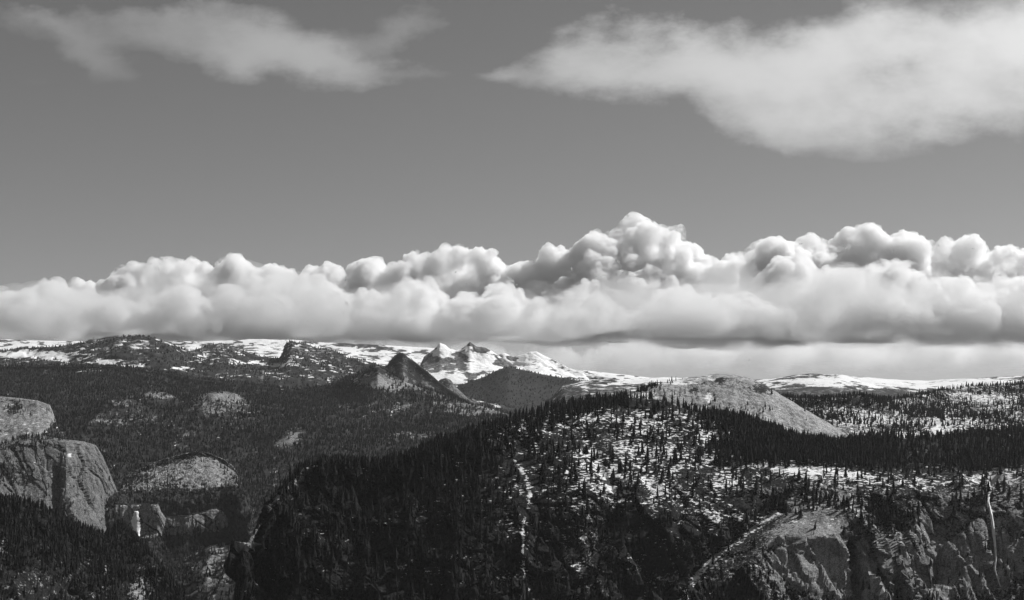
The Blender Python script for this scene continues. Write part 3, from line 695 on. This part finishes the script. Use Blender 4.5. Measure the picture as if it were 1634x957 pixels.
def waterfall(S, pts, off, label, seed, kind=None, mat=None, name='waterfall', cat='waterfall'):
    """pts: (px, py, half width in photo units); a ribbon with a rounded, ragged section"""
    g = np.random.default_rng(seed); a = np.array(pts, float)
    n = 46; t = np.linspace(0, 1, n); s = np.linspace(0, 1, len(a))
    px = np.interp(t, s, a[:, 0]); py = np.interp(t, s, a[:, 1]); hw = np.interp(t, s, a[:, 2])
    Ys = np.array([onto(S, x, y)[1] for x, y in zip(px, py)])
    Ys = np.convolve(np.pad(Ys, 3, mode='edge'), np.ones(7) / 7, 'valid') - off
    V = []
    for k in range(n):
        for j in range(9):
            u = j / 4 - 1
            w = hw[k] * (1 + g.uniform(-.3, .3))
            b = P(px[k] + u * w, py[k], Ys[k]); b[1] -= (1 - u * u) * min(off * .3, 8) * (1 + g.uniform(-.1, .1)); V.append(b)
    idx = np.arange(n * 9).reshape(n, 9)
    q = np.stack([idx[1:, :-1], idx[1:, 1:], idx[:-1, 1:], idx[:-1, :-1]], -1).reshape(-1, 4)
    o = mesh_from(name, np.array(V), q, mat or M_fall)
    tag(o, label, cat, kind=kind)
    return o
waterfall(NF, [(220, 806, 1.6), (219, 811, 2.4), (217, 820, 4.5), (216, 832, 6.5), (218, 843, 6), (221, 851, 2.5), (222, 858, .8)], 50, 'white plunging waterfall over the grey cliff in the left canyon', 5)
waterfall(N1, [(1578, 768, 1.6), (1579, 785, 1.8), (1577, 800, 1.2), (1582, 822, 2.2), (1585, 845, 2.2), (1588, 872, 1.8), (1589, 890, 1.4), (1587, 908, 1.2), (1596, 935, .8)], 16, 'thin white thread of falling water down the wall at the right edge', 6)

# ================================================================== front left wooded slope
gc = [(-140, 740, 4700), (-40, 768, 4800), (0, 787, 4850), (40, 795, 4900), (80, 806, 5000), (120, 826, 5050), (150, 842, 5100), (168, 850, 5150), (180, 838, 5200), (192, 833, 5250), (206, 842, 5250), (228, 864, 5200), (250, 892, 5150),
      (280, 925, 5100), (330, 985, 5000), (400, 1080, 4900)]
gc = [(p, y + 16, Y) for p, y, Y in gc]
GL = sheet(-140, 396, 2, [back(gc, 400, 200), gc, px_shift(gc, 0, 40, -180), px_shift(gc, 0, 110, -420), px_shift(gc, 0, 300, -800)], [8, 50, 60, 30],
           [(34, 420, 5, 'fbm', 1, 1, 181), (22, 160, 4, 'ridge', 1, .5, 182), (9, 80, 1, 'slab', 1, .8, 183), (4, 36, 1, 'slab', 1, .8, 185)])
ledg = fbm(GL.X, GL.Y, GL.Z * 1.5, 120, 4, .6, 184)
GL.rock = blobs(GL, [(10, 935, 60, 30, .28), (60, 900, 20, 50, .25), (110, 925, 50, 30, .3), (165, 915, 10, 30, .5), (5, 870, 14, 16, .5), (130, 880, 40, 10, .15), (240, 940, 30, 40, .6), (60, 950, 140, 12, .25)], -.02) + ledg * .4
GL.snow = -.6 + 0 * GL.X
GL.wood = np.clip(1.0 - smooth(60, 120, GL.py - np.interp(GL.px, [g[0] for g in gc], [g[1] for g in gc])) * .8 - GL.rock * .6, .04, 1)
build(GL, 'wooded_spur', M_near, 'dark wooded spur falling from the left edge towards the canyon', 'slope', flat=True)

# valley floor and the land to the horizon
def ground():
    r = np.concatenate([[300], np.geomspace(800, 160000, 60)]); a = np.linspace(-math.pi, math.pi, 181)
    rr, aa = np.meshgrid(r, a, indexing='ij')
    X, Y = rr * np.sin(aa), rr * np.cos(aa)
    Z = -1350 + 60 * fbm(X, Y, 0 * X, 2500, 4, .5, 190)
    idx = np.arange(X.size).reshape(X.shape)
    q = np.stack([idx[:-1, :-1], idx[:-1, 1:], idx[1:, 1:], idx[1:, :-1]], -1).reshape(-1, 4)
    V = np.vstack([np.stack([X, Y, Z], -1).reshape(-1, 3)])
    o = mesh_from('ground', V, q, M_mid, attrs={'rock': np.full(X.size, .1), 'snow': np.full(X.size, -1.)})
    tag(o, 'dark wooded valley floor far below the ridges', 'ground', kind='structure')
ground()
print('terrain', round(time.time() - T0, 1))

# ================================================================== forests
Pn, hn = scatter(N1, 24000, 10, 42, 1, lambda px, py: (px > 385))
order = None
# the trees that show largest in view become things of their own
ppx = Pn[:, 0] / Pn[:, 1] * F + W / 2; ppy = HZ - Pn[:, 2] / Pn[:, 1] * F
inside = (ppx > 6) & (ppx < W - 6) & (ppy < 940)
crest_py = np.interp(ppx, [c[0] for c in crest], [c[1] for c in crest])
score = hn / Pn[:, 1] * 1000 * np.where(np.abs(ppy - crest_py) < 10, 1.5, 1) * np.where((ppx > 960) & (ppy < 900) | (np.abs(ppy - crest_py) < 10), 1.0, .55) * inside
order = np.argsort(-score)
chosen, seen = [], []
for i in order:
    q = np.array([ppx[i], ppy[i]])
    if seen and np.min(np.hypot(*(np.array(seen) - q).T)) < 7: continue
    chosen.append(i); seen.append(q)
    if len(chosen) == 286: break
chosen = np.array(chosen)
rest = np.ones(len(Pn), bool); rest[chosen] = False
forest('near_forest', Pn[rest], hn[rest], VN, M_tree, 'dense dark conifers covering the near ridge', 11)
# individual pines: meshes shared between alike trees
protos = []
for k in range(12):
    g = np.random.default_rng(900 + k)
    c, t = cone_tree(1.0, g.uniform(.13, .21), 9, 7, 900 + k)
    mc = mesh_from('crown', c[0], c[1], M_tree, smooth_shade=False); mt = mesh_from('trunk', t[0], t[1], M_bark, smooth_shade=False)
    protos.append((mc.data, mt.data)); bpy.data.objects.remove(mc); bpy.data.objects.remove(mt)

zones = [  # test on photo position of the foot, label, group
    (lambda x, y, c: abs(y - c) < 14 and x < 640, 'dark conifer on the low shoulder skyline', 'conifers on the low shoulder skyline'),
    (lambda x, y, c: abs(y - c) < 14 and x < 800, 'dark conifer on the rising ridge skyline', 'conifers on the rising skyline'),
    (lambda x, y, c: abs(y - c) < 14 and x < 930, 'dark pointed conifer on the middle ridge skyline', 'conifers on the middle skyline'),
    (lambda x, y, c: abs(y - c) < 14 and x < 1070, 'dark conifer on the skyline beside the bare dome', 'conifers beside the dome'),
    (lambda x, y, c: x >= 1070 and x < 1230 and y < 700, 'dark conifer before the bare dome face', 'conifers before the dome face'),
    (lambda x, y, c: x >= 1230 and x < 1390 and y < 740, 'dark conifer in the band below the dome flank', 'conifers below the dome flank'),
    (lambda x, y, c: x >= 1390 and y < 760, 'dark conifer in the band above the snowy rim', 'conifers above the snowy rim'),
    (lambda x, y, c: x >= 1180 and y < 800, 'dark conifer on the snowy cliff rim', 'conifers on the snowy rim'),
    (lambda x, y, c: x >= 1180, 'dark conifer on the rock wall below the rim', 'conifers on the rock wall'),
    (lambda x, y, c: x >= 960 and y < 760, 'dark conifer among snow patches below the dome', 'conifers among the snow patches'),
    (lambda x, y, c: x >= 960, 'dark conifer below the snow patches', 'conifers on the lower slope'),
    (lambda x, y, c: True, 'dark conifer on the shaded wall beside the snow', 'conifers on the shaded wall'),
]
def pine(p, h, k, label, group, rot, wd):
    r = bpy.data.objects.new('conifer_tree', None); COL.objects.link(r)
    r.location = p; r.rotation_euler = (0, 0, rot); r.scale = (h * wd, h * wd, h); r.empty_display_size = .3
    tag(r, label, 'tree', group)
    for nm, me in zip(('crown', 'trunk'), protos[k]):
        o = bpy.data.objects.new(nm, me); COL.objects.link(o); o.parent = r
zone_of = []
for n, i in enumerate(chosen):
    x, y, c = ppx[i], ppy[i], crest_py[i]
    for test, lab, grp in zones:
        if test(x, y, c): break
    zone_of.append([n, lab, grp, x, hn[i]])
for lab0 in {z[1] for z in zone_of}:                   # say which one: by its height and by where along its stand it grows
    zs = [z for z in zone_of if z[1] == lab0]
    xs = np.quantile([z[3] for z in zs], (.2, .4, .6, .8)); hs = np.quantile([z[4] for z in zs], (.33, .66))
    for z in zs:
        part = ('left end', 'left part', 'middle', 'right part', 'right end')[int(np.searchsorted(xs, z[3]))]
        z.append('%s %s, %s of its stand' % (('shorter', 'middle-sized', 'tall')[int(np.searchsorted(hs, z[4]))], lab0, part))
for (n, lab0, grp, x, hh, lab), i in zip(zone_of, chosen):
    pine(Pn[i], hn[i], n % 12, lab, grp, float(rng.uniform(0, 6.28)), float(rng.uniform(.85, 1.2)))
for (x, y, hh, lab) in ((1207, 671, 34, 'tall lone conifer against the pale foot of the dome, the biggest there'),
                        (1232, 679, 26, 'short lone conifer against the pale flank of the dome'),
                        (1218, 668, 22, 'thin small conifer between the two lone ones at the dome foot')):
    pine(onto(D, x, y), hh, 3, lab, None, 1.0, 1.0)

Pp, h = scatter(PL, 12500, 13, 32, 2); forest('plateau_forest', Pp, h, VM, M_tree, 'conifers scattered over the snowy plateau right of the dome', 12)
Pp, h = scatter(D, 260, 12, 25, 3); forest('dome_trees', Pp, h, VM, M_tree, 'few small conifers dotted over the bare dome', 13)
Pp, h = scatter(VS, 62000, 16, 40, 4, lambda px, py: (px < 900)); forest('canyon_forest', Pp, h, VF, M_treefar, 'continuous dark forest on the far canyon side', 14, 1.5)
Pp, h = scatter(GL, 9000, 16, 42, 5); forest('spur_forest', Pp, h, VM, M_tree, 'dark conifers on the spur at the lower left', 15)
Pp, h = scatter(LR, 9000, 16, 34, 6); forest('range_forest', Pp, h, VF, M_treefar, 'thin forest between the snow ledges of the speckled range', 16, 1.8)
Pp, h = scatter(HP, 2600, 14, 34, 7); forest('hill_forest', Pp, h, VM, M_treefar, 'conifers in the joints of the slabby rock hill', 17)
Pp, h = scatter(NF, 1800, 16, 36, 8); forest('fall_forest', Pp, h, VM, M_treefar, 'conifers at the foot of the waterfall cliff', 18)
Pp, h = scatter(LQ, 900, 14, 30, 9); forest('cliff_top_forest', Pp, h, VM, M_treefar, 'conifers along the top of the big grey rock dome', 19)
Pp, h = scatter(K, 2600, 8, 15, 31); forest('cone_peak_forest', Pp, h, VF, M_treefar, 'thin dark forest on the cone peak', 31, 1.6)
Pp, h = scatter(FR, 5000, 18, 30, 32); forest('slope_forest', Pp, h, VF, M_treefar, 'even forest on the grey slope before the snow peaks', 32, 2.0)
Pp, h = scatter(AP, 2200, 14, 30, 10); forest('apron_forest', Pp, h, VM, M_treefar, 'dark trees on the knoll in the pale granite apron', 20)
print('trees', round(time.time() - T0, 1))
# ================================================================== clouds
def ico(sub):
    import bmesh
    bm = bmesh.new(); bmesh.ops.create_icosphere(bm, subdivisions=sub, radius=1.0)
    V = np.array([v.co[:] for v in bm.verts]); Fc = np.array([[v.index for v in f.verts] for f in bm.faces]); bm.free()
    return V, Fc
ICO = ico(2)

def puffs(cx, top, hw, base, Y, depth, g, n=15):
    """spheres (x, y, z, r) filling one cumulus tower with a flat base"""
    x0 = (cx - W / 2) / F * Y; zb = (HZ - base) / F * Y; zt = (HZ - top) / F * Y; hwx = hw / F * Y
    ht = zt - zb; out = []
    nl = max(2, int(ht / (hwx * .55)))
    for k in range(nl + 1):                              # the body: big overlapping masses from base to top
        a = k / nl; r = hwx * (1.05 - .4 * a) * g.uniform(.75, 1.1)
        z = zb + a * (ht - .85 * hwx)
        for v in (-.7, 0, .7):
            out.append((x0 + g.uniform(-.25, .25) * hwx, Y + v * depth * (1 - .5 * a) + g.uniform(-.2, .2) * depth, min(z * 1.0, zt - r * .8) - g.uniform(0, .25) * r * abs(v), r))
    kids = []
    for (x, y, z, r) in out:
        for k in range(10):
            d = g.normal(size=3); d /= np.linalg.norm(d); d[2] = abs(d[2]) * .8 - .1; d[1] = -abs(d[1]) if k % 2 else d[1]
            q = r * g.uniform(.2, .5)
            kids.append((x + d[0] * r * .82, y + d[1] * r * .82, z + d[2] * r * .82, q))
    g2 = []
    for (x, y, z, r) in kids:
        for k in range(4):
            d = g.normal(size=3); d /= np.linalg.norm(d); d[2] = abs(d[2])
            q = r * g.uniform(.3, .5)
            g2.append((x + d[0] * r * .85, y + d[1] * r * .85, z + d[2] * r * .85, q))
    out = out + kids + g2
    return [s for s in out if s[2] + s[3] * .3 > zb], zb

def cloud(name, towers, voxel, seed, mat, label, disp=(200, 430), sag=170):
    g = np.random.default_rng(seed); S = []; zbs = []
    for (cx, top, hw, base, Y, depth) in towers:
        s, zb = puffs(cx, top, hw, base, Y, depth, g); S += s; zbs.append(zb)
    S = np.array(S); V, Fc = ICO; n = len(S)
    VV = (S[:, None, :3] + V[None] * S[:, None, 3:4]).reshape(-1, 3)
    zb = float(np.mean(zbs))
    zl = zb + sag * fbm(VV[:, 0], VV[:, 1], 0 * VV[:, 0], 2600, 3, .55, seed + 60)
    low = VV[:, 2] < zl                              # nearly flat, sagging base
    VV[low, 2] = zl[low] + (VV[low, 2] - zl[low]) * .12
    FF = (Fc[None] + (np.arange(n) * len(V))[:, None, None]).reshape(-1, 3)
    o = mesh_from(name, VV, FF, None)
    md = o.modifiers.new('r', 'REMESH'); md.mode = 'VOXEL'; md.voxel_size = voxel
    dg = bpy.context.evaluated_depsgraph_get(); me = bpy.data.meshes.new_from_object(o.evaluated_get(dg))
    old = o.data; o.modifiers.clear(); o.data = me; bpy.data.meshes.remove(old)
    k = len(me.vertices); co = np.empty(k * 3, np.float32); me.vertices.foreach_get('co', co); co = co.reshape(-1, 3)
    nn = np.empty(k * 3, np.float32); me.vertices.foreach_get('normal', nn) ; nn = nn.reshape(-1, 3)
    x, y, z = co.T
    d = disp[0] * fbm(x, y, z, disp[1], 5, .55, seed + 40, 'billow') + disp[0] * .9 * fbm(x, y, z, disp[1] * 3.2, 2, .5, seed + 50)
    d *= .35 + .65 * smooth(zb, zb + 500, z)
    co = co + nn * d[:, None]
    co[:, 2] = np.maximum(co[:, 2], 1205)          # all cloud stays above the hazy air
    me.vertices.foreach_set('co', np.ascontiguousarray(co, np.float32).ravel()); me.update()
    me.polygons.foreach_set('use_smooth', np.ones(len(me.polygons), bool))
    me.materials.clear(); me.materials.append(mat)
    tag(o, label, 'cloud', kind='stuff')
    print(name, 'lowest', co[:, 2].min(), len(me.polygons), 'quads', round(time.time() - T0, 1))
    return o

def cloud_mat(name, dens, aniso=.3, col=1.0, zb=0, fall=500, rate=.06, wl=1300., thr=(.42, .55)):
    """water droplets: billowing density that thins out towards a ragged base"""
    m, t = material(name)
    g = t.node('ShaderNodeNewGeometry')
    n = t.noise(g.outputs['Position'], 1 / wl, 7, .62)
    n2 = t.noise(g.outputs['Position'], 1 / 2600., 2, .5)
    sp = t.node('ShaderNodeSeparateXYZ'); t.l.new(g.outputs['Position'], sp.inputs[0])
    hgt = t.m('ADD', t.m('SUBTRACT', sp.outputs[2], zb), t.m('MULTIPLY', t.m('SUBTRACT', n2, .5), fall * 1.6))
    body = t.ramp(n, thr[0], thr[1])
    d = t.m('MULTIPLY', t.m('MULTIPLY', body, dens), t.ramp(hgt, 0, fall, .02, 1))
    v = t.node('ShaderNodeVolumePrincipled')
    v.inputs['Color'].default_value = (col, col, col, 1); t.put(v.inputs['Density'], d)
    v.inputs['Anisotropy'].default_value = aniso
    o = t.node('ShaderNodeOutputMaterial'); t.l.new(v.outputs[0], o.inputs['Volume'])
    m.cycles.homogeneous_volume = False
    try: m.cycles.volume_step_rate = rate
    except Exception: pass
    return m
M_veil = cloud_mat('mat_cloud_veil', .0009, .4, .94, 1330, 700, .12, 3800., (.36, .66))  # grey albedo stands in for the shade of neighbouring clouds
M_thin = cloud_mat('mat_thin_cloud', .0012, .4, .99, 1600, 900, .1, 2200., (.35, .75))
YB, YF = 36000, 29000
M_back = cloud_mat('mat_cloud', .010, .35, .987, 1520, 800)
M_front = cloud_mat('mat_front_cloud', .0085, .35, .958, 1330, 900)  # albedo lowered below the back bank's to paint in underside shade
backrow = [(c, t, h, 545, YB, 1500) for c, t, h in ((-60, 440, 70), (40, 452, 50), (125, 434, 60), (210, 410, 60), (300, 404, 60), (380, 402, 50), (440, 404, 50), (510, 408, 50), (590, 403, 40),
   (660, 385, 50), (720, 380, 50), (770, 395, 45), (830, 400, 50), (890, 378, 50), (950, 360, 50), (1020, 343, 55), (1065, 350, 40), (1115, 385, 50), (1170, 382, 50), (1230, 372, 55), (1300, 360, 60),
   (1370, 345, 60), (1440, 356, 60), (1530, 352, 60), (1600, 365, 60), (1680, 360, 60), (1760, 360, 80), (1850, 370, 80))]
frontrow = [(c, t, h, 532, YF, 1500) for c, t, h in ((-30, 470, 80), (90, 452, 80), (190, 455, 60), (290, 440, 60), (385, 455, 40), (450, 428, 60), (520, 446, 45), (600, 452, 40), (670, 428, 55), (740, 455, 50), (800, 432, 50),
   (870, 458, 60), (940, 440, 60), (1010, 462, 60), (1080, 436, 55), (1150, 458, 55), (1205, 452, 40))]
front2 = [(c, t, h, 535, YF + 500, 1200) for c, t, h in ((1262, 400, 42), (1330, 412, 60), (1420, 405, 70), (1520, 425, 70), (1620, 425, 70), (1720, 430, 80))]
low = [(c, t, h, 592, 72000, 3000) for c, t, h in ((-100, 562, 90), (30, 558, 60), (150, 564, 90), (300, 556, 60), (400, 562, 90), (520, 566, 60), (640, 560, 90), (760, 556, 90), (880, 552, 90), (1000, 548, 90), (1120, 545, 90), (1240, 545, 90), (1360, 535, 90), (1480, 530, 90), (1600, 525, 90), (1720, 525, 90), (1840, 525, 90))]
cloud('cloud_bank', backrow, 60, 1, M_back, 'tall bright cumulus bank with heaped tops')
cloud('cloud_front', frontrow, 55, 2, M_front, 'nearer grey based cumulus in front of the bright bank')
cloud('cloud_right', front2, 55, 3, M_front, 'shaded cumulus with dark left edge over the pale range')
veil = [(c, t - 6, 150, 535, 27500, 700) for c, t in ((-100, 490), (80, 486), (260, 482), (440, 478), (620, 478), (800, 474), (980, 470), (1160, 470), (1340, 466), (1520, 460), (1700, 455), (1880, 455))]  # layer added in front to grey and soften the lower clouds
cloud('cloud_veil', veil, 90, 5, M_veil, 'soft grey ragged vapour hanging along the cloud base', disp=(200, 1500))
cloud('cloud_far', low, 90, 4, M_thin, 'low pale far clouds near the horizon')

# ================================================================== haze
def haze():
    x, y0, y1, z0, z1 = 45000, -6000, 56000, -1480, 1190
    V = np.array([(a, b, c) for a in (-x, x) for b in (y0, y1) for c in (z0, z1)], float)
    Q = np.array([(0, 1, 3, 2), (4, 6, 7, 5), (0, 4, 5, 1), (2, 3, 7, 6), (0, 2, 6, 4), (1, 5, 7, 3)])
    m, t = material('mat_haze')
    v = t.node('ShaderNodeVolumePrincipled'); v.inputs['Color'].default_value = (.95, .95, .95, 1); v.inputs['Density'].default_value = HAZE
    v.inputs['Anisotropy'].default_value = .3
    o = t.node('ShaderNodeOutputMaterial'); t.l.new(v.outputs[0], o.inputs['Volume'])
    b = mesh_from('haze', V, Q, m, smooth_shade=False)
    tag(b, 'thin pale air that veils the far mountains', 'haze', kind='stuff')
HAZE = 5e-6
haze()
print('all', round(time.time() - T0, 1))
